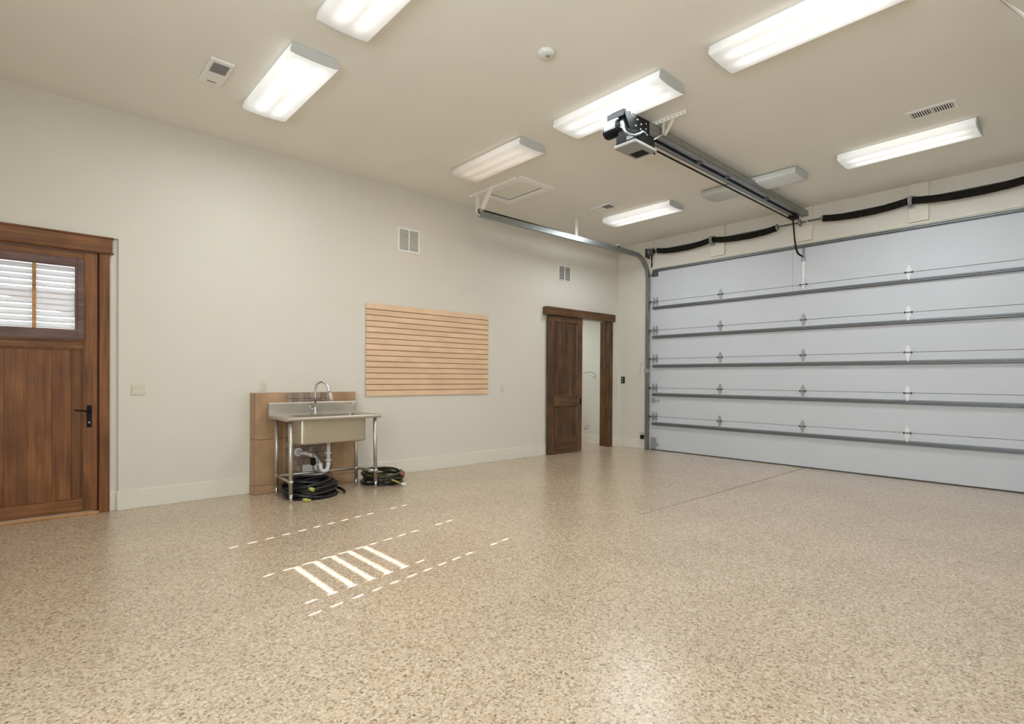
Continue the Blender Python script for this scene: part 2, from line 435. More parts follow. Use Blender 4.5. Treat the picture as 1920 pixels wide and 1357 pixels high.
# the small room behind the sliding door
struct('wall_side_room_right', MB().box(8.64, 8.9, D + T, 9.6, 0, 2.7), 'wall')
struct('wall_side_room_left', MB().box(6.7, 6.9, D + T, 9.6, 0, 2.7), 'wall')
struct('wall_side_room_back', MB().box(6.9, 8.64, 9.4, 9.6, 0, 2.7), 'wall')
struct('ceiling_side_room', MB().box(6.7, 8.9, D + T, 9.6, 2.7, 2.9), 'ceil')

def bb(x0, x1, y0, y1):
    return MB().cbox(x0, x1, y0, y1, 0, .189, .003)
struct('baseboard_left', MB().cbox(OX - .012, 1.90, D - .016, D, 0, .189, .003).cbox(3.10, 6.70, D - .016, D, 0, .189, .003).cbox(8.53, L, D - .016, D, 0, .189, .003)
       .cbox(.626, OX - .001, D + .016, D + .03, 0, .189, .003), 'trim')
struct('baseboard_far', bb(L - .016, L, 5.85, D - .016), 'trim')
struct('baseboard_side_room', bb(8.624, 8.64, D + T, 9.4), 'trim')

# wooden mounting boards above the garage door
for i, (y0, y1) in enumerate(((4.33, 4.57), (2.975, 3.20), (1.585, 1.80))):
    t = struct('trim_%d' % (i + 1), MB().cbox(L - .035, L, y0, y1, 3.405, H - .003, .002), 'board')
    for zz in (3.44, 3.62, 3.86):
        for yy in (y0 + .03, (y0 + y1) / 2, y1 - .03):
            part('nail', MB().cyl((L - .037, yy, zz), (L - .033, yy, zz), .0035, n=6), 'galvdark', t)
struct('trim_4', MB().cbox(L - .012, L, DY1 - .03, DY1 + .005, 3.40, H - .003, .002), 'board')
struct('trim_5', MB().cbox(L - .010, L, DY0, DY1, 3.372, 3.402, .002), 'board')

# ------------------------------------------------------------------ entry door (door_1)
d1 = thing('door_1', None, None, (.07, D, 0), kind='structure')
part('header', MB().cbox(-.50, .645, D - .022, D + .03, 2.506, 2.640, .004).cbox(-.51, .655, D - .03, D + .03, 2.640, 2.655, .003)
     .cbox(-.51, .655, D - .028, D + .03, 2.497, 2.506, .002), 'alderh', d1)
for x0, x1 in ((.545, .625), (-.485, -.405)):
    part('casing', MB().cbox(x0, x1, D - .006, D + .03, 0, 2.499, .004).box(x0 - .03, x1 + .03, D + .054, D + .12, 0, 2.56), 'alder', d1)
part('jamb_head', MB().box(-.405, .545, D + .012, D + .12, 2.49, 2.56), 'alderh', d1)
y0, y1 = D + .010, D + .052
lx0, lx1 = -.390, .531
for a, b in ((.425, lx1), (lx0, -.283)): part('stile', MB().cbox(a, b, y0, y1, .03, 2.486, .003), 'alder', d1)
part('rail', MB().cbox(-.283, .425, y0, y1, 2.412, 2.486, .003), 'alderh', d1)
part('rail', MB().cbox(-.283, .425, y0, y1, 1.575, 1.66, .003), 'alderh', d1)
part('rail', MB().cbox(-.283, .425, y0, y1, .03, .150, .003), 'alderh', d1)
px = [-.283, -.125, .03, .20, .335, .425]
for a, b in zip(px[:-1], px[1:]):
    part('plank', MB().cbox(a + .0006, b - .0006, y0 + .014, y1 - .004, .15, 1.575, .0012), 'alder', d1)
part('panel_moulding', MB().cbox(-.283, .425, y0 + .002, y0 + .014, .15, .160, .002).cbox(-.283, .425, y0 + .002, y0 + .014, 1.563, 1.575, .002)
     .cbox(.414, .425, y0 + .002, y0 + .014, .16, 1.563, .002).cbox(-.283, -.272, y0 + .002, y0 + .014, .16, 1.563, .002), 'alder', d1)
part('plank_backing', MB().box(-.30, .44, y1 - .003, y1 + .002, .10, 1.62), 'alder', d1)
# glazed upper light: shutter frame, blind, mullion, pane
fx0, fx1, fz0, fz1 = -.283, .432, 1.652, 2.415
ox0, ox1, oz0, oz1 = -.212, .361, 1.752, 2.338
sf = MB()
sf.cbox(fx0, ox0, D - .016, y0 + .02, fz0, fz1, .004).cbox(ox1 + .016, fx1, D - .016, y0 + .02, fz0, fz1, .004)
sf.cbox(ox0, ox1 + .014, D - .012, y0 + .02, fz0, oz0, .004).cbox(ox0, ox1 + .014, D - .012, y0 + .02, oz1, fz1, .004)
sf.cbox(ox1, ox1 + .014, D - .010, y0 + .02, oz0, oz1, .002)
shut = part('shutter_frame', sf, 'shutter', d1, 'purple-brown frame round the blind')
part('sill_ledge', MB().cbox(fx0, fx1 + .006, D - .02, y0, 1.642, 1.652, .002), 'alderh', d1)
ns = 11; pit = (oz1 - oz0) / ns
for i in range(ns):
    zc = oz0 + pit * (i + .5); a = math.radians(46); hw = .029
    c, s_ = math.cos(a) * hw, math.sin(a) * hw; yc = D + .024
    q = [(yc - c, zc - s_ - .0012), (yc + c, zc + s_ - .0012), (yc + c, zc + s_ + .0012), (yc, zc + .0035), (yc - c, zc - s_ + .0012)]
    part('blind_slat', MB().prism(q, 0, ox0 + .002, ox1 - .002), 'slat', shut)
    part('slat_shade_strip', MB().box(ox0 + .002, ox1 - .002, yc - c - .0012, yc - c, zc - s_ - .0022, zc - s_ + .0022), 'greyplastic', shut, 'grey strip standing in for the shade line under a blind slat')  # grey strip paints in the dark shade line between slats
part('mullion', MB().cbox(.062, .089, D + .056, D + .075, oz0, oz1, .003), 'alder', d1)
part('mullion_tape', MB().box(.062, .089, D - .004, D - .002, oz0, oz1), 'sill', shut, 'brown ladder tape down the blind')
part('pane', MB().box(ox0 - .03, ox1 + .03, D + .060, D + .066, oz0 - .03, oz1 + .03), 'glass', d1)
hs = part('handle_plate', MB().cbox(.452, .489, D, y0, .828, 1.036, .004), 'black', d1)
part('lever', MB().cyl((.470, y0, .985), (.470, D - .055, .985), .011, n=12)
     .tube([(.476, D - .055, .985), (.44, D - .058, .986), (.39, D - .056, .992), (.355, D - .052, .996)], [.010, .009, .007, .005], 8), 'black', hs)
part('keyhole', MB().cyl((.470, D, .875), (.470, D - .003, .875), .009, n=10), 'galv', hs)
part('threshold', MB().cbox(-.50, .545, D - .022, D + .09, 0, .022, .004), 'sill', d1, 'pale oak threshold')

# what is outside the entry door
struct('ground', MB().box(-12, 16, D + .45, 30, -.35, -.05), 'gravel')
hb = thing('outbuilding', 'pale grey building outdoors, seen between the slats of the entry door blind', 'building', (-.2, 12.4, -.05))
part('wall', MB().box(-.45, 6, 12, 15, -.05, 2.72), 'ext', hb)
part('roof', MB().prism([(11.7, 2.72), (15.3, 2.72), (13.5, 3.1)], 0, -.55, 6.1), 'ext', hb)

# ------------------------------------------------------------------ sliding door (door_2)
d2 = thing('door_2', None, None, (7.6, D - .06, 0), kind='structure')
part('header', MB().cbox(6.60, 8.475, D - .12, D, 2.410, 2.548, .004), 'dalderh', d2)
sx0, sx1, sy0, sy1, sz1 = 6.675, 7.568, D - .062, D - .020, 2.408
part('stile', MB().cbox(sx0, 6.826, sy0, sy1, .012, sz1, .003), 'dalder', d2)
part('stile', MB().cbox(7.447, sx1, sy0, sy1, .012, sz1, .003), 'dalder', d2)
for a, b in ((.012, .265), (.832, 1.012), (2.310, sz1)):
    part('rail', MB().cbox(6.826, 7.447, sy0, sy1, a, b, .003), 'dalderh', d2)
for za, zb in ((.265, .832), (1.012, 2.310)):
    xs = [6.826, 6.95, 7.07, 7.20, 7.33, 7.447]
    for a, b in zip(xs[:-1], xs[1:]):
        part('plank', MB().cbox(a + .0008, b - .0008, sy0 + .022, sy1 - .004, za, zb, .0015), 'dalder', d2)
    mo = MB()
    for (a, b, c_, d_) in ((6.826, 7.447, za, za + .022), (6.826, 7.447, zb - .022, zb)):
        mo.prism([(sy0 + .001, c_ if c_ == za else d_), (sy0 + .022, c_), (sy0 + .022, d_)], 0, a, b)
    mo.prism([(6.826, sy0 + .001), (6.848, sy0 + .022), (6.826, sy0 + .022)], 2, za + .022, zb - .022)
    mo.prism([(7.447, sy0 + .001), (7.425, sy0 + .022), (7.447, sy0 + .022)], 2, za + .022, zb - .022)
    part('panel_moulding', mo, 'dalder', d2)
part('pull', MB().cbox(7.500, 7.545, sy0 - .003, sy0 + .002, .85, .955, .002).cbox(sx1 - .002, sx1 + .002, sy0 + .004, sy1 - .004, .86, .945, .001), 'black', d2)
part('casing', MB().cbox(8.43, 8.53, D - .02, D, 0, 2.425, .003), 'dalder', d2)
part('jamb', MB().box(8.410, 8.4295, D - .02, D + T, 0, 2.425), 'dalder', d2)
part('door_stop', MB().cbox(8.402, 8.410, D + .06, D + .10, 0, 2.425, .001), 'dalder', d2)

# fittings glimpsed in the small room
hk = thing('wall_holder', 'white curved holder on the wall of the small room beyond the sliding door', 'holder', (8.64, 7.05, 1.42))
part('arm', MB().tube([(8.60, 7.42, 1.425), (8.60, 7.30, 1.43), (8.60, 7.18, 1.455), (8.60, 7.10, 1.46), (8.60, 7.03, 1.44), (8.60, 7.01, 1.405)], .007, 8), 'greyplastic', hk)
part('wall_plate', MB().lathe([(.02, .0), (.048, .008), (.048, .02), (.03, .032)], (8.602, 7.05, 1.39), 16, 0), 'white', hk)
part('mount', MB().cyl((8.60, 7.42, 1.425), (8.64, 7.42, 1.425), .014, n=10), 'greyplastic', hk)
sv = thing('supply_valve', 'small chrome water valve low on the wall beyond the sliding door', 'valve', (8.64, 7.22, .29))
part('stub', MB().cyl((8.64, 7.22, .29), (8.58, 7.22, .29), .011, n=10), 'chrome', sv)
part('handle', MB().lathe([(.012, 0), (.020, .006), (.012, .018)], (8.562, 7.22, .29), 12, 0), 'chrome', sv)
part('hose', MB().tube([(8.585, 7.22, .29), (8.585, 7.20, .34), (8.585, 7.15, .37), (8.585, 7.12, .35)], .005, 6), 'greyplastic', sv)

# ------------------------------------------------------------------ garage door (door_3)
d3 = thing('door_3', None, None, (L, 3.08, 0), kind='structure')
JZ = [.012, .622, 1.154, 1.694, 2.224, 2.754, 3.352]
for a, b in zip(JZ[:-1], JZ[1:]):
    part('door_panel', MB().cbox(L + .004, L + .05, DY0 + .004, DY1 - .004, a + .0022, b - .0022, .004), 'doorp', d3)
part('bottom_seal', MB().box(L + .004, L + .04, DY0 + .004, DY1 - .004, 0, .014), 'rubberseal', d3)
SZ = [.490, 1.032, 1.560, 2.100, 2.640, 3.335]
def strut_mb(z):
    p = [(L + .006, z - .030), (L + .002, z - .030), (L + .000, z - .019), (L - .040, z - .015), (L - .040, z - .006), (L - .026, z - .003),
         (L - .026, z + .003), (L - .040, z + .006), (L - .040, z + .015), (L + .000, z + .019), (L + .002, z + .030), (L + .006, z + .030)]
    return MB().prism(p, 1, DY0 + .03, DY1 - .045)
for z in SZ: part('strut', strut_mb(z), 'strut', d3)
def leaf(mb, y, z, up, w=.031, h=.092):
    s = 1 if up else -1
    prof = [(-.55 * w, 0), (-w, .3 * h), (-.72 * w, .62 * h), (-.25 * w, h), (.25 * w, h), (.72 * w, .62 * h), (w, .3 * h), (.55 * w, 0)]
    mb.prism([(y + a, z + s * b) for a, b in prof], 0, L - .006, L + .005)
def hinge(y, z, m, wide=.046):
    mb = MB(); leaf(mb, y, z, True); leaf(mb, y, z, False)
    mb.box(L - .010, L + .005, y - .012, y + .012, z - .115, z - .06)
    h = part('hinge', mb, m, d3)
    part('hinge_pin', MB().cyl((L - .012, y - wide, z), (L - .012, y + wide, z), .006, n=8).cyl((L - .012, y - wide, z), (L - .012, y - wide + .014, z), .014, n=8)
         .cyl((L - .012, y + wide - .014, z), (L - .012, y + wide, z), .014, n=8), 'galvdark', h)
for z in JZ[1:-1]:
    for y in (4.405, 3.098, 1.795, .55):
        if abs(y - 3.098) < .01 and z > 2.7: continue
        hinge(y, z, 'hingew' if abs(y - 1.795) < .01 else 'hinge')
    for y in (5.702, 5.636):
        mb = MB(); leaf(mb, y, z, True, .027, .085); leaf(mb, y, z, False, .027, .085)
        mb.box(L - .02, L + .005, y - .010, y + .010, z - .02, z + .02)
        part('end_hinge', mb, 'hinge', d3)
    part('roller', MB().cyl((L - .03, 5.60, z), (L - .03, 5.77, z), .006, n=8).cyl((L - .03, 5.755, z), (L - .03, 5.775, z), .022, n=14), 'galvdark', d3)
part('bottom_bracket', MB().cbox(L - .008, L + .005, 5.632, 5.745, .02, .235, .002).cbox(L - .010, L - .007, 5.575, 5.65, .085, .13, .001)
     .cyl((L - .02, 5.70, .05), (L - .02, 5.775, .05), .007, n=8), 'hinge', d3)
part('lock_bolt', MB().cbox(L - .014, L + .005, 5.665, 5.735, .885, .968, .003).cbox(L - .012, L - .004, 5.565, 5.67, .905, .922, .002), 'hinge', d3)
part('top_bracket', MB().cbox(L - .010, L + .005, 5.615, 5.74, 3.22, 3.318, .002).cbox(L - .05, L - .008, 5.70, 5.74, 3.24, 3.27, .002)
     .cyl((L - .045, 5.69, 3.255), (L - .045, 5.775, 3.255), .006, n=8), 'galvdark', d3)
ob = part('opener_bracket', MB().cbox(L - .012, L + .004, 3.075, 3.125, 2.86, 3.10, .002).cbox(L - .016, L + .004, 3.083, 3.117, 2.68, 2.862, .002), 'hingew', d3, 'bright white operator bracket')
part('brace', MB().tube([(L - .014, 3.125, 3.10), (L - .02, 3.107, 3.22), (L - .014, 3.112, 3.31)], .004, 6).tube([(L - .014, 3.072, 3.10), (L - .02, 3.092, 3.22), (L - .014, 3.088, 3.31)], .004, 6), 'galvdark', ob)
hp = part('hinge_pin', MB().cyl((L - .018, 3.045, 2.754), (L - .018, 3.152, 2.754), .006, n=8).cyl((L - .018, 3.045, 2.754), (L - .018, 3.06, 2.754), .014, n=8).cyl((L - .018, 3.137, 2.754), (L - .018, 3.152, 2.754), .014, n=8), 'galvdark', ob)
part('release_cord', MB().tube([(L - .045, 3.243, 3.37), (L - .045, 3.243, 2.66)], .0018, 6).cyl((L - .045, 3.243, 2.665), (L - .045, 3.243, 2.64), .006, n=8), 'greyplastic', d3)

# ------------------------------------------------------------------ garage door track
def track(name, y, sgn, label):
    t = thing(name, label, 'track', (L - .05, y, 0))
    path = [(L - .060, y, .005), (L - .060, y, 1.6), (L - .060, y, 3.14)]
    path += arc((L - .060 - .40, 3.18), .40, 0, 90, 12, 'xz', y) + [(7.4, y, 3.582), (6.0, y, 3.575), (4.62, y, 3.560)]
    w, h, k = .026, .038, .003
    o = [(-w * sgn, -h), (w * sgn, -h), (w * sgn, -h + .012), ((w - k) * sgn, -h + .012), ((w - k) * sgn, -h + k), ((-w + k) * sgn, -h + k),
         ((-w + k) * sgn, h - k), ((w - k) * sgn, h - k), ((w - k) * sgn, h - .012), (w * sgn, h - .012), (w * sgn, h), (-w * sgn, h)]
    part('rail', MB().sweep(o, path, (0, 1, 0)), 'galv', t)
    part('wall_angle', MB().box(L - .09, L, y + .030 * sgn - .0015, y + .030 * sgn + .0015, .0, 3.05).box(L - .004, L, min(y + .030 * sgn, y + .062 * sgn), max(y + .030 * sgn, y + .062 * sgn), 0, 3.05), 'galv', t)
    part('top_angle', MB().box(4.62, 8.2, y + .026 * sgn, y + .030 * sgn, 3.58, 3.635).box(4.62, 8.2, y - .012, y + .030 * sgn, 3.625, 3.63), 'galvdark', t)
    if sgn > 0: part('ceiling_bar', MB().box(4.675, 4.71, y - .69 * sgn, y + .30 * sgn, H - .006, H - .001).box(4.675, 4.68, y - .69 * sgn, y + .30 * sgn, H - .04, H - .006), 'hanger', t)
    part('hanger', MB().prism([(4.64, 3.60), (4.70, 3.60), (4.704, H - .008), (4.644, H - .008)], 1, y + .10 * sgn - .002, y + .10 * sgn + .002), 'hanger', t)
    part('hanger', MB().add([(4.635, y + .02, 3.60), (4.70, y + .02, 3.60), (4.70, y - .22 * sgn, H - .01), (4.635, y - .22 * sgn, H - .01),
                             (4.635, y + .026, 3.60), (4.70, y + .026, 3.60), (4.70, y - .214 * sgn, H - .01), (4.635, y - .214 * sgn, H - .01)],
                            [(0, 1, 2, 3), (7, 6, 5, 4), (0, 4, 5, 1), (1, 5, 6, 2), (2, 6, 7, 3), (3, 7, 4, 0)]), 'hanger', t)
    part('hanger', MB().cbox(6.595, 6.66, y - .004, y + .004, 3.60, H - .001, .001).cbox(6.59, 6.665, y - .025, y + .012, 3.595, 3.625, .002)
         .cbox(6.60, 6.66, y - .03, y + .03, H - .005, H, .001), 'hanger', t)
    for z in (.5, 1.3, 2.1, 2.9):
        part('bolt', MB().cyl((L - .05, y - .027 * sgn, z), (L - .05, y - .033 * sgn, z), .008, n=8), 'hingew', t)
    return t
lt = track('door_track', 5.795, 1, 'galvanised garage door track curving from the far wall under the ceiling towards the hatch')
track('door_track', .345, -1, 'galvanised garage door track at the right side of the garage door')
part('flag_bracket', MB().prism([(5.74, 3.30), (5.77, 3.30), (5.77, 3.66), (5.72, 3.66), (5.70, 3.60)], 0, L - .012, L - .008).tube([(L - .16, 5.78, 3.56), (L - .02, 5.74, 3.50)], .008, 6), 'board', lt)

# ------------------------------------------------------------------ torsion spring assembly
ts = thing('torsion_spring_assembly', 'steel shaft with sagging black spring sleeves above the garage door', 'spring', (L - .1, 3.08, 3.67))
XS = L - .10
part('shaft', MB().cyl((XS, .40, 3.672), (XS, 5.81, 3.672), .0125, n=12), 'galvdark', ts)
def sleeve(ya, yb, za, zb, sag, r=.047):
    pts = []; rr = []
    for i in range(25):
        t = i / 24; z = za + (zb - za) * t - sag * (1 - abs(2 * t - 1) ** 2.2)
        pts.append((XS, ya + (yb - ya) * t, z)); rr.append(r * (1 + .03 * math.sin(i * 2.7) + .02 * math.sin(i * 5.1)))
    part('spring_sleeve', MB().tube(pts, rr, 14), 'sleeve', ts)
sleeve(5.565, 4.55, 3.668, 3.672, .048); sleeve(4.50, 3.47, 3.672, 3.656, .046)
sleeve(2.80, 1.79, 3.665, 3.675, .042); sleeve(1.745, .60, 3.672, 3.665, .046)
for y in (4.525, 1.768):
    part('winding_cone', MB().lathe([(.03, -.03), (.058, -.018), (.062, -.006), (.05, 0), (.062, .006), (.058, .018), (.03, .03)], (XS, y, 3.675), 18, 1), 'hinge', ts)
    part('anchor_bracket', MB().box(L - .17, L - .035, y - .004, y + .004, 3.60, 3.72).cbox(L - .040, L - .035, y - .04, y + .04, 3.58, 3.75, .001), 'hinge', ts)
for y in (5.575, 3.455, 2.812, .595):
    part('end_cone', MB().lathe([(.016, -.022), (.046, -.012), (.050, .004), (.038, .016), (.016, .024)], (XS, y, 3.668), 16, 1), 'galv', ts)
part('cable_drum', MB().lathe([(.02, -.05), (.060, -.05), (.066, -.042), (.052, -.036), (.052, .030), (.066, .036), (.066, .048), (.03, .048)], (XS, 5.705, 3.672), 20, 1), 'galvdark', ts)
part('drum_hub', MB().cyl((XS, 5.652, 3.672), (XS, 5.640, 3.672), .030, n=14), 'black', ts)
part('end_bearing_plate', MB().cbox(L - .16, L - .002, 5.79, 5.796, 3.56, 3.74, .001), 'galvdark', ts)
part('centre_bearing', MB().lathe([(.018, -.02), (.042, -.014), (.048, 0), (.042, .014), (.018, .02)], (XS, 3.125, 3.672), 16, 1).box(L - .13, L - .035, 3.118, 3.132, 3.62, 3.70), 'galv', ts)
part('collar', MB().cyl((XS, 3.015, 3.672), (XS, 3.03, 3.672), .026, n=12).box(L - .09, L - .035, 3.005, 3.035, 3.63, 3.66), 'board', ts)

# ------------------------------------------------------------------ garage door opener
op = thing('garage_door_opener', 'black and grey garage door opener on a galvanised rail under the ceiling', 'door opener', (4.4, 3.05, 3.6))
ry = 3.075
part('rail', MB().prism([(ry - .045, 3.835), (ry + .045, 3.835), (ry + .045, 3.828), (ry - .036, 3.828), (ry - .036, 3.770), (ry + .045, 3.770), (ry + .045, 3.762), (ry - .045, 3.762)], 0, 4.40, 8.70)
     .cbox(4.40, 8.50, ry + .030, ry + .082, 3.712, 3.762, .002).cbox(4.40, 8.50, ry - .045, ry + .012, 3.735, 3.760, .002), 'galv', op)
part('drive_belt', MB().cbox(4.40, 8.5, ry + .100, ry + .112, 3.684, 3.700, .001).cbox(4.40, 8.5, ry + .018, ry + .026, 3.722, 3.733, .001), 'black', op, 'black drive belt')
for x in (5.55, 6.2, 7.3): part('belt_clip', MB().cbox(x, x + .05, ry - .02, ry + .03, 3.715, 3.737, .002), 'galvdark', op)
pl = part('mounting_plate', MB().prism([(4.085, 3.800), (4.50, 3.812), (4.505, 3.660), (4.615, 3.565), (4.600, 3.52), (4.26, 3.53), (4.20, 3.63)], 1, 3.010, 3.016)
     .prism([(4.085, 3.800), (4.085, 3.794), (4.50, 3.806), (4.50, 3.812)], 1, 3.010, 3.15).box(4.087, 4.091, 3.012, 3.20, 3.745, 3.798), 'black', op, 'black steel plate with bright bolts')
for (x, z) in ((4.30, 3.765), (4.36, 3.74), (4.35, 3.69), (4.44, 3.77), (4.44, 3.72), (4.46, 3.67), (4.27, 3.70), (4.56, 3.58), (4.13, 3.79), (4.20, 3.79)):
    part('bolt', MB().cyl((x, 3.010, z), (x, 3.003, z), .008, n=8), 'hinge', pl)
mt = part('motor', MB().lathe([(.03, .135), (.066, .13), (.075, .115), (.075, -.06), (.068, -.072)], (4.19, 3.16, 3.70), 24, 1), 'black', op, 'black round motor')
part('motor_windings', MB().lathe([(.062, -.070), (.066, -.100), (.050, -.112), (.02, -.114)], (4.19, 3.16, 3.70), 24, 1), 'galv', mt, 'bare metal winding end')
part('motor_label', MB().prism([(4.19 + .0765 * math.cos(math.radians(a)), 3.70 + .0765 * math.sin(math.radians(a))) for a in range(120, 201, 10)] +
     [(4.19 + .0745 * math.cos(math.radians(a)), 3.70 + .0745 * math.sin(math.radians(a))) for a in range(200, 119, -10)], 1, 3.13, 3.26), 'label', mt)
part('motor_shaft', MB().cyl((4.19, 3.29, 3.70), (4.19, 3.335, 3.70), .010, n=8).cyl((4.19, 3.293, 3.70), (4.19, 3.305, 3.70), .030, n=12), 'galvdark', mt)
part('control_box', MB().cbox(4.120, 4.435, 2.905, 3.120, 3.495, 3.585, .004).cbox(4.15, 4.40, 3.0, 3.12, 3.58, 3.64, .004), 'black', op)
lens = part('lens_cover', MB().cbox(4.105, 4.450, 2.890, 3.135, 3.466, 3.497, .006), 'greyplastic', op, 'grey plastic bottom cover')
part('lens_recess', MB().cbox(4.30, 4.42, 2.95, 3.10, 3.4645, 3.468, .001), 'black', lens)
part('box_label', MB().box(4.1185, 4.1205, 2.925, 3.0, 3.515, 3.55), 'label', op)
part('conduit', MB().tube([(4.14, 3.08, 3.67), (4.06, 3.00, 3.62), (4.02, 2.94, 3.54), (4.02, 2.90, 3.505), (4.08, 2.885, 3.51), (4.16, 2.885, 3.55), (4.23, 2.90, 3.595), (4.30, 2.92, 3.608), (4.36, 2.94, 3.598), (4.40, 2.95, 3.58)], .010, 8), 'flex', op, 'silver flexible conduit')
part('stay_rod', MB().cyl((4.38, 2.93, 3.55), (4.755, 3.0, 3.775), .006, n=8), 'board', op)
hb_ = MB().box(4.70, 4.735, 2.74, 3.17, H - .006, H - .001).box(4.70, 4.705, 2.74, 3.17, H - .04, H - .006)
br = part('hanging_bracket', hb_, 'hanger', op, 'perforated painted steel hanger')
st = MB()
def slab(mb, a, b, w, t=.003):
    """flat strap from a to b, width w along X"""
    a, b = Vector(a), Vector(b); s = Vector((w / 2, 0, 0)); n = (b - a).cross(s).normalized() * t
    mb.add([a - s, a + s, b + s, b - s, a - s + n, a + s + n, b + s + n, b - s + n], [(0, 1, 2, 3), (7, 6, 5, 4), (0, 4, 5, 1), (1, 5, 6, 2), (2, 6, 7, 3), (3, 7, 4, 0)])
slab(st, (4.72, 2.99, H - .005), (4.76, 3.02, 3.765), .04); slab(st, (4.72, 2.86, H - .005), (4.77, 3.01, 3.765), .04)
part('strap', st, 'hanger', br)
hol = MB()
for i in range(9):
    y = 2.77 + i * .045; hol.cyl((4.699, y, H - .022), (4.7005, y, H - .022), .006, n=6)
part('hole', hol, 'galvdark', br)['kind'] = 'stuff'
tr = part('trolley', MB().cbox(8.30, 8.46, ry + .005, ry + .10, 3.680, 3.725, .004), 'black', op)
part('door_arm', MB().tube([(8.43, 3.155, 3.70), (8.47, 3.145, 3.42), (8.50, 3.135, 3.27), (8.53, 3.12, 3.20), (8.60, 3.105, 3.175), (8.69, 3.10, 3.17)], [.010, .011, .014, .014, .013, .010], 8), 'black', tr, 'black bent door arm')

# ------------------------------------------------------------------ ceiling lights
def fixture(name, x, y, label, lens_m, group):
    t = thing(name, label, 'ceiling light', (x, y, H), group)
    pr = [(-.183, -.014), (-.193, -.055), (-.196, -.076), (-.190, -.083), (-.150, -.089), (-.075, -.0935), (0, -.095), (.075, -.0935), (.150, -.089), (.190, -.083), (.196, -.076), (.193, -.055), (.183, -.014)]
    P = lambda: [(x + a, H + b) for a, b in pr]
    part('housing', MB().cbox(x - .165, x + .165, y - .60, y + .60, H - .032, H - .0005, .003), 'lightplate', t)
    # lens: open U, thin
    inner = [(a * .985, b + .003) for a, b in reversed(pr)]
    o = part('diffuser', MB().prism([(x + a, H + b) for a, b in pr + inner], 1, y - .603, y + .603, True), lens_m, t)
    for s in (-1, 1):
        ep = [(x + a * .995, H + b * .97) for a, b in pr] + [(x + .150, H - .002), (x - .150, H - .002)]
        ya, yb = sorted((y + s * .604, y + s * .612))
        part('end_cap', MB().prism(ep, 1, ya, yb), 'lightplate', t)
    return t
R1, R2, R3 = 1.715, 4.112, 7.075
C1, C2, C3 = 4.845, 3.135, 1.488
fx = []
fx.append((fixture('ceiling_light', R1, C1, 'lit two-tube ceiling light beside the square vent nearest the left wall', 'lens', 'wraparound ceiling lights'), 1))
fx.append((fixture('ceiling_light', R1, C2, 'lit ceiling light cut by the top edge of the photo, left half', 'lens', 'wraparound ceiling lights'), 1))
fx.append((fixture('ceiling_light', R2, C1 - .005, 'dim pinkish ceiling light beside the attic hatch', 'lenswarm', 'wraparound ceiling lights'), .30))
fx.append((fixture('ceiling_light', R2, C2, 'lit ceiling light partly hidden by the opener motor', 'lens', 'wraparound ceiling lights'), 1))
fx.append((fixture('ceiling_light', R2, C3, 'large lit ceiling light cut by the top edge, right half of the photo', 'lens', 'wraparound ceiling lights'), 1.2))
fx.append((fixture('ceiling_light', R3, C1 + .02, 'small lit ceiling light above the curved door track, nearest the far left corner', 'lens', 'wraparound ceiling lights'), 1.3))
fx.append((fixture('ceiling_light', R3, C2 + .025, 'unlit ceiling light crossed by the opener rail', 'lensoff', 'wraparound ceiling lights'), 0))
fx.append((fixture('ceiling_light', R3, C3 + .01, 'lit ceiling light next to the long slotted register at right', 'lens', 'wraparound ceiling lights'), 1.45))
for t, k in fx:
    if not k: continue
    la = bpy.data.lights.new('tube_lamp', 'AREA'); la.shape = 'RECTANGLE'; la.size = .36; la.size_y = 1.18
    la.energy = LAMP_W * k; la.color = LAMP_C if k >= 1 else (1, .86, .76)
    lo = bpy.data.objects.new('tube_lamp', la); COL.objects.link(lo); lo.location = (0, 0, -.0965); lo.parent = t
la = bpy.data.lights.new('side_room_lamp', 'AREA'); la.shape = 'DISK'; la.size = .3; la.energy = 19; la.color = (.86, .96, 1)
lo = bpy.data.objects.new('side_room_lamp', la); COL.objects.link(lo); lo.location = (7.75, 7.9, 2.66)

# ------------------------------------------------------------------ ceiling and wall fittings
def slats_box(mb, x0, x1, y0, y1, z0, z1): mb.box(x0, x1, y0, y1, z0, z1)
def fan(name, x0, x1, y0, y1, gx0, gx1, gy0, gy1, label):
    t = thing(name, label, 'vent', ((x0 + x1) / 2, (y0 + y1) / 2, H))
    part('cover', MB().cbox(x0, x1, y0, y1, H - .020, H, .006), 'vent', t)
    part('grille', MB().box(gx0, gx1, gy0, gy1, H - .0215, H - .0195), 'fangrille', t, 'dark grille')
    n = 9; lv = MB()
    for i in range(n):
        y = gy0 + (gy1 - gy0) * (i + .5) / n; lv.box(gx0, gx1, y - .0025, y + .0025, H - .026, H - .0205)
    part('louvre', lv, 'greyplastic', t)['kind'] = 'stuff'
    return t
t = fan('ceiling_fan_vent', 1.125, 1.305, 4.875, 5.30, 1.155, 1.275, 4.925, 5.085, 'white square exhaust vent with dark grille on the ceiling, far left')
part('tab', MB().box(1.18, 1.25, 5.255, 5.265, H - .022, H - .0198), 'ventdark', t)
fan('ceiling_fan_vent', 6.375, 6.550, 4.93, 5.30, 6.395, 6.530, 4.965, 5.10, 'small exhaust vent with grey grille on the ceiling beside the far left light')

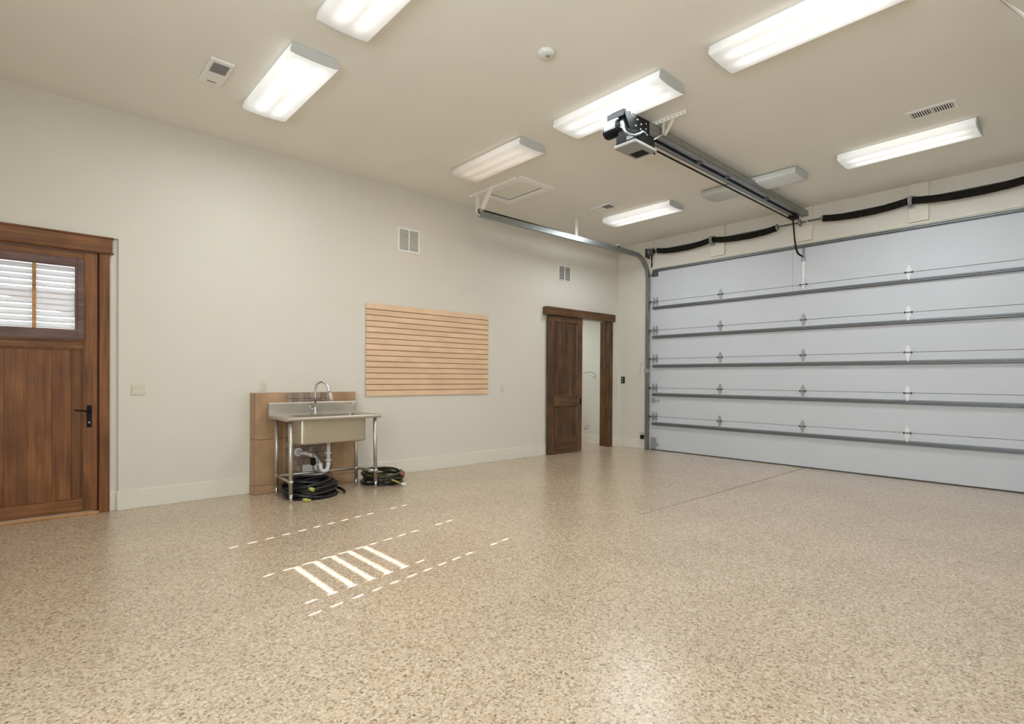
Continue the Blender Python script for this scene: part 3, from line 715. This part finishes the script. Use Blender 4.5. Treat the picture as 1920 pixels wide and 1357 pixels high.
def register(name, x0, x1, y0, y1, label):
    t = thing(name, label, 'vent', ((x0 + x1) / 2, (y0 + y1) / 2, H))
    part('frame', MB().cbox(x0, x1, y0, y1, H - .010, H, .004), 'vent', t)
    ym = (y0 + y1) / 2
    part('cavity', MB().box(x0 + .045, x1 - .045, y0 + .035, ym - .008, H - .0112, H - .0095).box(x0 + .045, x1 - .045, ym + .008, y1 - .035, H - .0112, H - .0095), 'black', t)
    for b0, b1 in ((y0 + .035, ym - .008), (ym + .008, y1 - .035)):
        n = 8
        for i in range(n):
            y = b0 + (b1 - b0) * (i + .5) / n
            part('fin', MB().box(x0 + .045, x1 - .045, y - .0042, y + .0042, H - .0135, H - .011), 'vent', t)
register('ceiling_register', 6.325, 6.535, .962, 1.352, 'long white ceiling register with two banks of fins near the right light')

def wall_vent(name, x0, x1, z0, z1, label, nf, b=.024, cav='ventmid'):
    t = thing(name, label, 'vent', ((x0 + x1) / 2, D, z0), 'twin-bank wall grilles')
    xm = (x0 + x1) / 2
    fr = MB()
    fr.cbox(x0, x1, D - .012, D, z1 - b, z1, .003).cbox(x0, x1, D - .012, D, z0, z0 + b, .003)
    fr.cbox(x0, x0 + b, D - .012, D, z0 + b, z1 - b, .003).cbox(x1 - b, x1, D - .012, D, z0 + b, z1 - b, .003)
    fr.cbox(xm - .008, xm + .008, D - .012, D, z0 + b, z1 - b, .002)
    part('frame', fr, 'vent', t)
    part('cavity', MB().box(x0 + b, x1 - b, D - .0015, D - .0002, z0 + b, z1 - b), cav, t)
    for a, c in ((x0 + b, xm - .008), (xm + .008, x1 - b)):
        for i in range(nf):
            z = z0 + b + (z1 - z0 - 2 * b) * (i + .5) / nf
            part('louvre', MB().prism([(D - .010, z - .007), (D - .002, z + .003), (D - .002, z + .0045), (D - .010, z - .0055)], 0, a, c), 'vent', t)
wall_vent('wall_grille', 3.785, 4.130, 3.045, 3.375, 'white double wall grille above the slatted wood panel', 12)
wall_vent('wall_grille', 6.985, 7.300, 3.045, 3.318, 'white double wall grille above the sliding door', 9, .014, 'ventdark')

t = thing('smoke_detector', 'round white smoke detector on the ceiling in front of the opener motor', 'smoke detector', (3.07, 3.01, H))
part('body', MB().lathe([(.066, 0), (.070, -.006), (.068, -.022), (.056, -.032), (.030, -.036), (.0, -.036)], (3.07, 3.01, H), 28), 'white', t)
part('sensor', MB().lathe([(.018, -.036), (.018, -.040), (.012, -.043)], (3.075, 3.0, H), 14), 'greyplastic', t)
t = thing('ceiling_sensor', 'tiny white ceiling sensor in the far left corner above the door track', 'sensor', (8.45, 6.33, H))
part('body', MB().lathe([(.055, 0), (.058, -.03), (.05, -.05), (.02, -.055)], (8.45, 6.33, H), 18), 'white', t)
part('lens', MB().lathe([(.042, -.05), (.036, -.072), (.01, -.078)], (8.45, 6.33, H), 14), 'black', t)

t = thing('attic_hatch', 'painted attic hatch with raised frame on the ceiling behind the end of the door track', 'hatch', (5.02, 5.5, H))
hx0, hx1, hy0, hy1, fw = 4.713, 5.335, 5.055, 5.965, .105
fr = MB().cbox(hx0, hx1, hy0, hy0 + fw, H - .018, H, .003).cbox(hx0, hx1, hy1 - fw, hy1, H - .018, H, .003)
fr.cbox(hx0, hx0 + fw, hy0 + fw, hy1 - fw, H - .018, H, .003).cbox(hx1 - fw, hx1, hy0 + fw, hy1 - fw, H - .018, H, .003)
part('frame', fr, 'hatch', t)
part('panel', MB().cbox(hx0 + fw + .002, hx1 - fw - .020, hy0 + fw + .002, hy1 - fw - .020, H - .004, H - .001, .001), 'ceil', t)
part('gap', MB().box(hx0 + fw, hx1 - fw, hy0 + fw, hy1 - fw, H - .0012, H - .0002), 'ventdark', t, 'dark gap round the panel')

def plate(name, x0, x1, z0, z1, label, cat, kind, n):
    t = thing(name, label, cat, ((x0 + x1) / 2, D, z0))
    part('cover_plate', MB().cbox(x0, x1, D - .007, D, z0, z1, .003), 'plate', t)
    for i in range(n):
        xc = x0 + (x1 - x0) * (i + .5) / n; zc = (z0 + z1) / 2
        if kind == 'switch':
            part('rocker', MB().prism([(D - .007, zc - .033), (D - .011, zc - .033), (D - .0075, zc), (D - .0105, zc + .033), (D - .007, zc + .033)], 0, xc - .017, xc + .017), 'plate', t)
        else:
            for dz in (-.02, .02):
                s = part('socket', MB().cbox(xc - .016, xc + .016, D - .0095, D - .006, zc + dz - .014, zc + dz + .014, .003), 'plate', t)
                part('slot', MB().box(xc - .008, xc - .006, D - .0100, D - .0094, zc + dz - .005, zc + dz + .006).box(xc + .006, xc + .008, D - .0100, D - .0094, zc + dz - .005, zc + dz + .006), 'ventdark', s)
plate('light_switch', .798, .914, 1.128, 1.243, 'double rocker light switch beside the wooden entry door', 'switch', 'switch', 2)
plate('wall_outlet', 2.012, 2.084, 1.155, 1.268, 'cream wall outlet just above the tiled backsplash', 'outlet', 'outlet', 1)
plate('wall_outlet', 5.645, 5.715, 1.100, 1.214, 'cream wall outlet to the right of the slatted wood panel', 'outlet', 'outlet', 1)

t = thing('opener_button', 'small black wall control with buttons beside the sliding door', 'wall control', (L, 6.39, 1.24))
part('body', MB().cbox(L - .022, L, 6.345, 6.425, 1.232, 1.362, .004), 'black', t)
for i in range(3): part('button', MB().cbox(L - .027, L - .021, 6.37, 6.402, 1.252 + i * .036, 1.276 + i * .036, .002), 'greyplastic', t)
solo('wall_disc', MB().cyl((L, 6.30, 2.47), (L - .012, 6.30, 2.47), .018, n=12), 'plate', 'tiny cream disc high on the far wall beside the corner', 'disc', (L, 6.30, 2.47))
t = thing('photo_eye', 'small black safety sensor at the foot of the door track', 'sensor', (L - .04, 5.90, .22))
part('body', MB().cbox(L - .075, L - .025, 5.875, 5.935, .190, .262, .004), 'black', t)
part('clip', MB().cbox(L - .06, L, 5.859, 5.876, .205, .222, .002).cbox(L - .05, L - .02, 5.935, 5.965, .20, .25, .003), 'greyplastic', t)
part('wire', MB().tube([(L - .03, 5.92, .262), (L - .02, 5.93, .30), (L - .006, 5.97, .315), (L - .004, 6.0, .30)], .0025, 6), 'greyplastic', t)
t = thing('lock_conduit', 'small white box and bent conduit on the wall beside the door track', 'conduit', (L, 5.95, 1.45))
part('box', MB().cbox(L - .03, L, 5.860, 5.890, 1.42, 1.53, .006), 'white', t)
part('plate', MB().cbox(L - .008, L, 5.96, 6.06, 1.40, 1.435, .002), 'plate', t)
part('conduit', MB().tube([(L - .012, 5.99, 1.43), (L - .012, 5.99, 1.56), (L - .012, 5.975, 1.60), (L - .012, 5.93, 1.615), (L - .012, 5.87, 1.60), (L - .012, 5.86, 1.53)], .006, 8), 'plate', t)
part('keeper', MB().cbox(L - .108, L - .099, 5.72, 5.835, 1.43, 1.51, .002), 'hinge', t)

# ------------------------------------------------------------------ slatted wood panel
t = thing('slatwall_panel', 'pale maple slatted storage panel mounted on the left wall', 'wall panel', (4.35, D, 1.07))
sx0, sx1 = 3.316, 5.382; z0, z1 = 1.073, 2.292; n = 16; p = (z1 - z0) / n
part('backing', MB().box(sx0 + .002, sx1 - .002, D - .010, D - .0005, z0 + .002, z1 - .002), 'groove', t)
for i in range(n):
    a = z0 + i * p + (.0048 if i else 0); b = z0 + (i + 1) * p - (.0048 if i < n - 1 else 0)
    part('slat', MB().prism([(D - .0195, a + .001), (D - .0185, a), (D - .010, a), (D - .010, b), (D - .0185, b), (D - .0195, b - .001)], 0, sx0, sx1), 'maple', t)

# ------------------------------------------------------------------ tiled backsplash
TF = D - .150
t = thing('tile_backsplash', 'brown stone tile backsplash on the wall behind the steel sink', 'backsplash', (2.5, D, 0))
bx0, bx1, bz = 1.902, 3.105, 1.137
part('core', MB().box(bx0 + .008, bx1 - .008, TF + .008, D, 0, bz - .008), 'grout', t)
mx0, mx1 = 2.255, 2.795; ga = .0022
def tl(x0, x1, z0, z1, m='tile', c=.0025): part('tile', MB().cbox(x0 + ga, x1 - ga, TF, TF + .009, z0 + ga, z1 - ga, c), m, t)
for a, b in ((0, .098), (.098, .614), (.614, bz)): tl(bx0 + .008, mx0, a, b)
for a, b in ((0, .118), (.118, .56), (.56, 1.025), (1.025, bz)): tl(mx1, bx1 - .008, a, b)
for a, b in ((0, .098), (.098, .614), (.614, bz)):
    part('edge_tile', MB().cbox(bx0, bx0 + .009, TF + .001, D, a + ga, b - ga, .003), 'tiles', t)
    part('edge_tile', MB().cbox(bx1 - .009, bx1, TF + .001, D, a + ga, b - ga, .003), 'tiles', t)
part('cap', MB().cbox(bx0, bx1, TF, D, bz - .008, bz, .003), 'tiles', t)
ncol = 8; w = (mx1 - mx0) / ncol; nrow = 16; hh = bz / nrow
for r in range(nrow):
    za, zb = bz - (r + 1) * hh, bz - r * hh
    off = 0 if r < 5 or r % 2 else .5
    xs = [mx0] + [mx0 + (c + off) * w for c in range(0 if off else 1, ncol)] + [mx1]
    xs = sorted(set(round(x, 4) for x in xs))
    for a, b in zip(xs[:-1], xs[1:]):
        part('mosaic_tile', MB().cbox(a + .0018, b - .0018, TF + random.uniform(-.0008, .0008), TF + .009, za + .0018, zb - .0018, .0015), 'mosaic', t)
solo('access_plate', MB().cbox(2.44, 2.685, TF - .006, TF - .0012, .132, .285, .002), 'white', 'white rectangular cover plate on the tiles under the sink', 'cover plate', (2.56, TF, .13))

# ------------------------------------------------------------------ stainless sink table
sk = thing('utility_sink', 'freestanding stainless steel utility sink table against the tiled backsplash', 'sink', (2.56, 5.97, 0))
kx0, kx1, ky0, ky1, kz = 2.028, 3.092, 5.685, 6.265, .888
bxa, bxb, bya, byb, bzb = 2.185, 2.955, 5.765, 6.155, .588
dk = MB()
dk.box(kx0, bxa, ky0 + .012, ky1, kz - .012, kz).box(bxb, kx1, ky0 + .012, ky1, kz - .012, kz)
dk.box(bxa, bxb, ky0 + .012, bya, kz - .012, kz).box(bxa, bxb, byb, ky1, kz - .012, kz)
part('deck', dk, 'steel', sk)
rim = [(ky0 + .020, kz + .006), (ky0 + .004, kz + .004), (ky0 - .006, kz - .008), (ky0 - .006, kz - .024), (ky0 + .004, kz - .034), (ky0 + .020, kz - .034)]
rm = MB().prism(rim, 0, kx0 - .004, kx1 + .004, True)
rm.prism([(kx1 - .016, kz + .006), (kx1, kz + .004), (kx1 + .008, kz - .008), (kx1 + .008, kz - .024), (kx1, kz - .034), (kx1 - .016, kz - .034)], 1, ky0, ky1, True)
rm.prism([(kx0 + .014, kz + .006), (kx0, kz + .004), (kx0 - .006, kz - .008), (kx0 - .006, kz - .024), (kx0, kz - .034), (kx0 + .014, kz - .034)], 1, ky0, ky1, True)
rm.sm = [False] * len(rm.f)
part('rim', rm, 'steel', sk)
bs = MB().prism([(ky1 - .014, kz - .01), (ky1 - .014, kz + .128), (ky1 - .004, kz + .142), (ky1 + .022, kz + .142), (ky1 + .022, kz - .01)], 0, kx0 - .004, 3.055)
bs.prism([(ky1 - .16, kz), (ky1 - .012, kz), (ky1 - .012, kz + .140), (ky1 - .03, kz + .125)], 0, kx0 - .006, kx0 + .002) if False else None
part('back_upstand', bs, 'steel', sk)
part('corner_tag', MB().box(3.005, 3.040, ky1 - .0165, ky1 - .0145, kz + .098, kz + .125), 'lightplate', sk)
# bowl with rounded corners, open at the top
def rrect(x0, x1, y0, y1, r, n=5):
    out = []
    for cx, cy, a in ((x1 - r, y1 - r, 0), (x0 + r, y1 - r, 90), (x0 + r, y0 + r, 180), (x1 - r, y0 + r, 270)):
        for i in range(n + 1):
            t_ = math.radians(a + 90 * i / n); out.append((cx + r * math.cos(t_), cy + r * math.sin(t_)))
    return out
bw = MB(); rings = []
for (ins, z, r) in ((0, kz - .004, .045), (0, bzb + .02, .045), (.006, bzb + .006, .045), (.02, bzb, .04)):
    rings.append([(x, y, z) for x, y in rrect(bxa + ins, bxb - ins, bya + ins, byb - ins, r)])
for (ins, z, r) in ((.02, bzb + .004, .04), (.004, bzb + .02, .045), (.003, kz - .002, .045)):
    rings.append([(x, y, z) for x, y in rrect(bxa + ins, bxb - ins, bya + ins, byb - ins, r)])
nn = len(rings[0]); vs = [v for rg in rings for v in rg]
fs = []
for i in range(len(rings) - 1):
    for k in range(nn): fs.append((i * nn + k, i * nn + (k + 1) % nn, (i + 1) * nn + (k + 1) % nn, (i + 1) * nn + k))
fs += [tuple(3 * nn + k for k in range(nn))]
vs_f = [tuple(4 * nn + k for k in range(nn))]
bw.add(vs, fs + vs_f, False)
part('bowl', bw, 'steelbowl', sk, 'satin stainless bowl')
legs = {'fl': ((2.080, 5.732), (2.072, 5.735)), 'rl': ((2.100, 6.225), (2.095, 6.215)), 'fr': ((3.130, 5.875), (3.045, 5.745)), 'rr': ((3.015, 6.150), (3.005, 6.150))}
for k, (b, tp) in legs.items():
    B = Vector((b[0], b[1], 0)); Tt = Vector((tp[0], tp[1], kz - .03))
    at = lambda s: B + (Tt - B) * s
    lg = part('leg', MB().cyl(at(.10), at(1), .0205, n=16).cyl(at(.235), at(.27), .026, n=16), 'steel', sk)
    part('foot', MB().tube([at(0), at(.012), at(.05), at(.10)], [.010, .0145, .017, .0205], 14), 'chrome', lg)
def leg_at(k, z):
    b, tp = legs[k]; s = z / (kz - .03); return (b[0] + (tp[0] - b[0]) * s, b[1] + (tp[1] - b[1]) * s, z)
for a, b in (('rl', 'fl'), ('rl', 'rr'), ('rr', 'fr')):
    part('cross_rail', MB().cyl(leg_at(a, .214), leg_at(b, .214), .015, n=12), 'steel', sk)
fy = 6.195
fb = (MB().lathe([(.026, 0), (.026, .012), (.020, .02), (.018, .055), (.016, .075), (.013, .085)], (2.522, fy, kz), 16))
pth = [(2.522, fy, kz + .08), (2.522, fy, kz + .20), (2.522, fy, kz + .29)] + [(2.522 + .058 * (1 - math.cos(a)), fy - .05 * (1 - math.cos(a)), kz + .29 + .085 * math.sin(a)) for a in [math.pi * i / 10 for i in range(1, 10)]] + [(2.642, fy - .104, kz + .27), (2.652, fy - .112, kz + .24)]
fa = part('faucet', fb.tube(pth, .0125, 12), 'chrome', sk, 'chrome gooseneck faucet')
part('spray_head', MB().tube([(2.650, fy - .110, kz + .25), (2.660, fy - .117, kz + .20), (2.668, fy - .122, kz + .155)], [.0155, .018, .020], 14), 'plate', fa, 'pale spray head')
part('handle', MB().cyl((2.505, fy, kz + .055), (2.470, fy + .004, kz + .06), .012, n=10).tube([(2.470, fy + .004, kz + .06), (2.462, fy, kz + .10)], .006, 8), 'chrome', fa)

# waste pipe under the bowl
tp_ = (MB().cyl((2.612, 6.03, bzb), (2.612, 6.03, .34), .021, n=14).lathe([(.034, 0), (.040, .012), (.040, .02)], (2.612, 6.03, bzb - .022), 16))
ub = [(2.612, 6.03, .345)] + [(2.612 - .045 + .045 * math.cos(a), 6.03 + .01, .295 - .055 * math.sin(a)) for a in [math.pi * i / 8 for i in range(0, 9)]] + [(2.505, 6.07, .36), (2.465, 6.11, .42), (2.42, 6.16, .44), (2.39, 6.25, .44), (2.39, TF, .44)]
dp = part('drain_trap', tp_.tube(ub, .023, 12), 'pvc', sk, 'white plastic drain trap')
for (x, y, z) in ((2.612, 6.03, .45), (2.612, 6.03, .365), (2.517, 6.055, .325)):
    part('slip_nut', MB().lathe([(.028, -.012), (.034, -.008), (.034, .008), (.028, .012)], (x, y, z), 8, smooth=False), 'pvc', dp)
part('wall_flange', MB().lathe([(.05, 0), (.045, .006)], (2.39, TF - .007, .44), 16, 1), 'pvc', dp)
part('branch', MB().tube([(2.43, 6.15, .45), (2.455, 6.12, .50), (2.475, 6.09, .55), (2.48, 6.08, bzb)], .019, 12), 'greyplastic', dp)
part('hose', MB().tube([(2.455, 6.06, .60), (2.435, 6.04, .50), (2.43, 6.03, .38), (2.435, 6.03, .28), (2.46, 6.03, .235), (2.49, 6.035, .26), (2.50, 6.04, .36), (2.50, 6.045, .43), (2.485, 6.06, .47)], .007, 8), 'galvdark', dp, 'grey flexible hose')
part('black_box', MB().cbox(2.405, 2.455, 6.00, 6.05, .325, .408, .008), 'black', dp)

# ------------------------------------------------------------------ hose coils
def coil(mb, c, R0, turns, rng, hgt, r, n=26, squash=1.0, stripe=None):
    z0 = r
    pts = []
    for k in range(turns):
        lay = k / max(1, turns - 1)
        R = R0 * (1 - .16 * lay + rng.uniform(-.06, .05)); dx, dy = rng.uniform(-.03, .03), rng.uniform(-.03, .03)
        tx, ty = rng.uniform(-.05, .05), rng.uniform(-.05, .05); ph = rng.uniform(0, 6.28)
        for i in range(n):
            a = 2 * math.pi * i / n
            rr = R * (1 + .03 * math.sin(2 * a + ph))
            z = max(r, z0 + hgt * (lay + i / n / turns) + tx * math.cos(a) + ty * math.sin(a))
            pts.append((c[0] + dx + rr * math.cos(a), c[1] + dy + rr * math.sin(a) * squash, z))
    # smooth the jumps between turns
    for _ in range(2):
        q = [pts[0]] + [tuple((pts[i - 1][j] + 2 * pts[i][j] + pts[i + 1][j]) / 4 for j in range(3)) for i in range(1, len(pts) - 1)] + [pts[-1]]
        pts = q
    mb.tube(pts, r, 8); return pts
rng = random.Random(3)
c1 = thing('hose_coil', 'thick all-black hose coil on the floor under the left end of the sink', 'hose', (2.42, 5.98, 0), 'hose coils under the sink')
hm = MB(); p1 = coil(hm, (2.385, 5.985), .285, 17, rng, .135, .0165)
part('hose', hm, 'rubber', c1)
part('loose_end', MB().tube([(2.60, 6.12, .07), (2.68, 6.0, .055), (2.715, 5.92, .038), (2.725, 5.85, .022), (2.70, 5.80, .018)], .0155, 10), 'rubber', c1)
part('connector', MB().tube([(2.27, 5.73, .128), (2.285, 5.69, .123), (2.293, 5.67, .12)], [.016, .021, .019], 12), 'lime', c1, 'lime green hose connector')
part('connector', MB().tube([(2.195, 5.70, .022), (2.215, 5.672, .021), (2.228, 5.655, .020)], [.017, .020, .020], 12).tube([(2.228, 5.655, .020), (2.246, 5.63, .019)], [.013, .013], 10), 'lime', c1, 'lime green hose connector')
rng = random.Random(11)
c2 = thing('hose_coil', 'black hose coil with thin yellow stripes beside the right sink legs', 'hose', (3.33, 6.10, 0), 'hose coils under the sink')
hm = MB(); p2 = coil(hm, (3.335, 6.095), .255, 10, rng, .115, .0145)
part('hose', hm, 'rubber', c2)
sm = MB()
sp = [(x + .0005, y, z + .0105) for x, y, z in p2[::2]]
sm.tube(sp, .0045, 6)
part('stripe', sm, 'yellow', c2, 'thin yellow stripe along the hose')
part('loose_end', MB().tube([(3.10, 6.02, .125), (3.22, 5.94, .115), (3.34, 5.82, .07), (3.41, 5.765, .03)], .012, 8), 'yellow', c2)
part('white_connector', MB().tube([(3.41, 5.765, .03), (3.44, 5.74, .022), (3.455, 5.728, .020)], [.014, .019, .019], 12), 'white', c2, 'white hose connector')
part('nozzle', MB().tube([(3.44, 5.98, .10), (3.49, 5.90, .125), (3.505, 5.865, .135)], [.014, .026, .028], 12), 'copper', c2, 'copper coloured nozzle')

w2 = thing('fill_window', None, None, (XB, (V0 + V1) / 2, VZ0), kind='structure')  # unseen window, added to hold the fill lamp
fr = MB().cbox(XB - .14, XB - .06, V0, V1, VZ0, VZ0 + .06, .003).cbox(XB - .14, XB - .06, V0, V1, VZ1 - .06, VZ1, .003)
for yy in (V0 + .03, V0 + (V1 - V0) / 3, V0 + (V1 - V0) * 2 / 3, V1 - .03): fr.cbox(XB - .14, XB - .06, yy - .03, yy + .03, VZ0 + .06, VZ1 - .06, .003)
part('window_frame', fr, 'trim', w2)
part('sun_block_sheet', MB().box(XB - .055, XB - .052, V0 - .0, V1 + .0, VZ0, VZ1), 'white', w2)  # added opaque sheet, keeps the sun out behind the fill lamp
part('pane', MB().box(XB - .11, XB - .105, V0 + .02, V1 - .02, VZ0 + .02, VZ1 - .02), 'glass', w2)

# ------------------------------------------------------------------ back-wall window and blind (the sun comes through its cord holes)
w1 = thing('window_1', None, None, (XB, 3.19, WZ0), kind='structure')
fr = MB()
fr.cbox(XB - .16, XB - .10, WY0, WY1, WZ0, WZ0 + .05, .003).cbox(XB - .16, XB - .10, WY0, WY1, WZ1 - .05, WZ1, .003)
fr.cbox(XB - .16, XB - .10, WY0, WY0 + .05, WZ0 + .05, WZ1 - .05, .003).cbox(XB - .16, XB - .10, WY1 - .05, WY1, WZ0 + .05, WZ1 - .05, .003)
part('window_frame', fr, 'trim', w1)
XW = XB + .012; k = .3123; pitch = .1425 * k
HOLES = (3.965, 3.170, 2.562, 2.397)
xr0 = 1.219
zf = lambda x: k * (x - XW)                    # window height that lights floor point x
half = .032 * k
by0, by1 = WY0 - .06, WY1 + .06
hd = part('head_rail', MB().cbox(XB, XW + .03, by0, by1, 1.655, 1.72, .003), 'trim', w1)
z_start = zf(xr0) - pitch * 4.5
nsl = int((1.66 - z_start) / pitch) + 1
for s in range(nsl):
    za, zb = z_start + s * pitch, z_start + (s + 1) * pitch
    row = s - 4                                # hole row index
    cut = []                                   # (y0, y1, z0, z1) openings in this slat
    if 0 <= row <= 12 and row != 10:
        zc = (za + zb) / 2; e = {0: .0, 1: .002, 2: .001}.get(row % 3, 0)
        for y in HOLES:
            if y == 2.562 and row > 6: continue
            sh = -.002 if y != 2.562 else .0135
            cut.append((y - .009, y + .009, zc + sh - half - e * .5, zc + sh + half))
        if 1 <= row <= 5:
            zb_ = zf(1.406 + (row - 1) * .1425); cut.append((2.56, 3.172, zb_ - .0045, zb_ + .0045))
    ysp = sorted(set([by0, by1] + [c for q in cut for c in q[:2]]))
    zsp = sorted(set([za, zb] + [min(max(c, za), zb) for q in cut for c in q[2:]]))
    mb = MB()
    for a, b in zip(ysp[:-1], ysp[1:]):
        run = None
        for c_, d_ in zip(zsp[:-1], zsp[1:]):
            ym, zm = (a + b) / 2, (c_ + d_) / 2
            if any(q[0] < ym < q[1] and q[2] < zm < q[3] for q in cut):
                if run: mb.box(XW, XW + .002, a, b, *run); run = None
            else: run = (run[0] if run else c_, d_)
        if run: mb.box(XW, XW + .002, a, b, *run)
    part('blind_slat', mb, 'trim', w1)
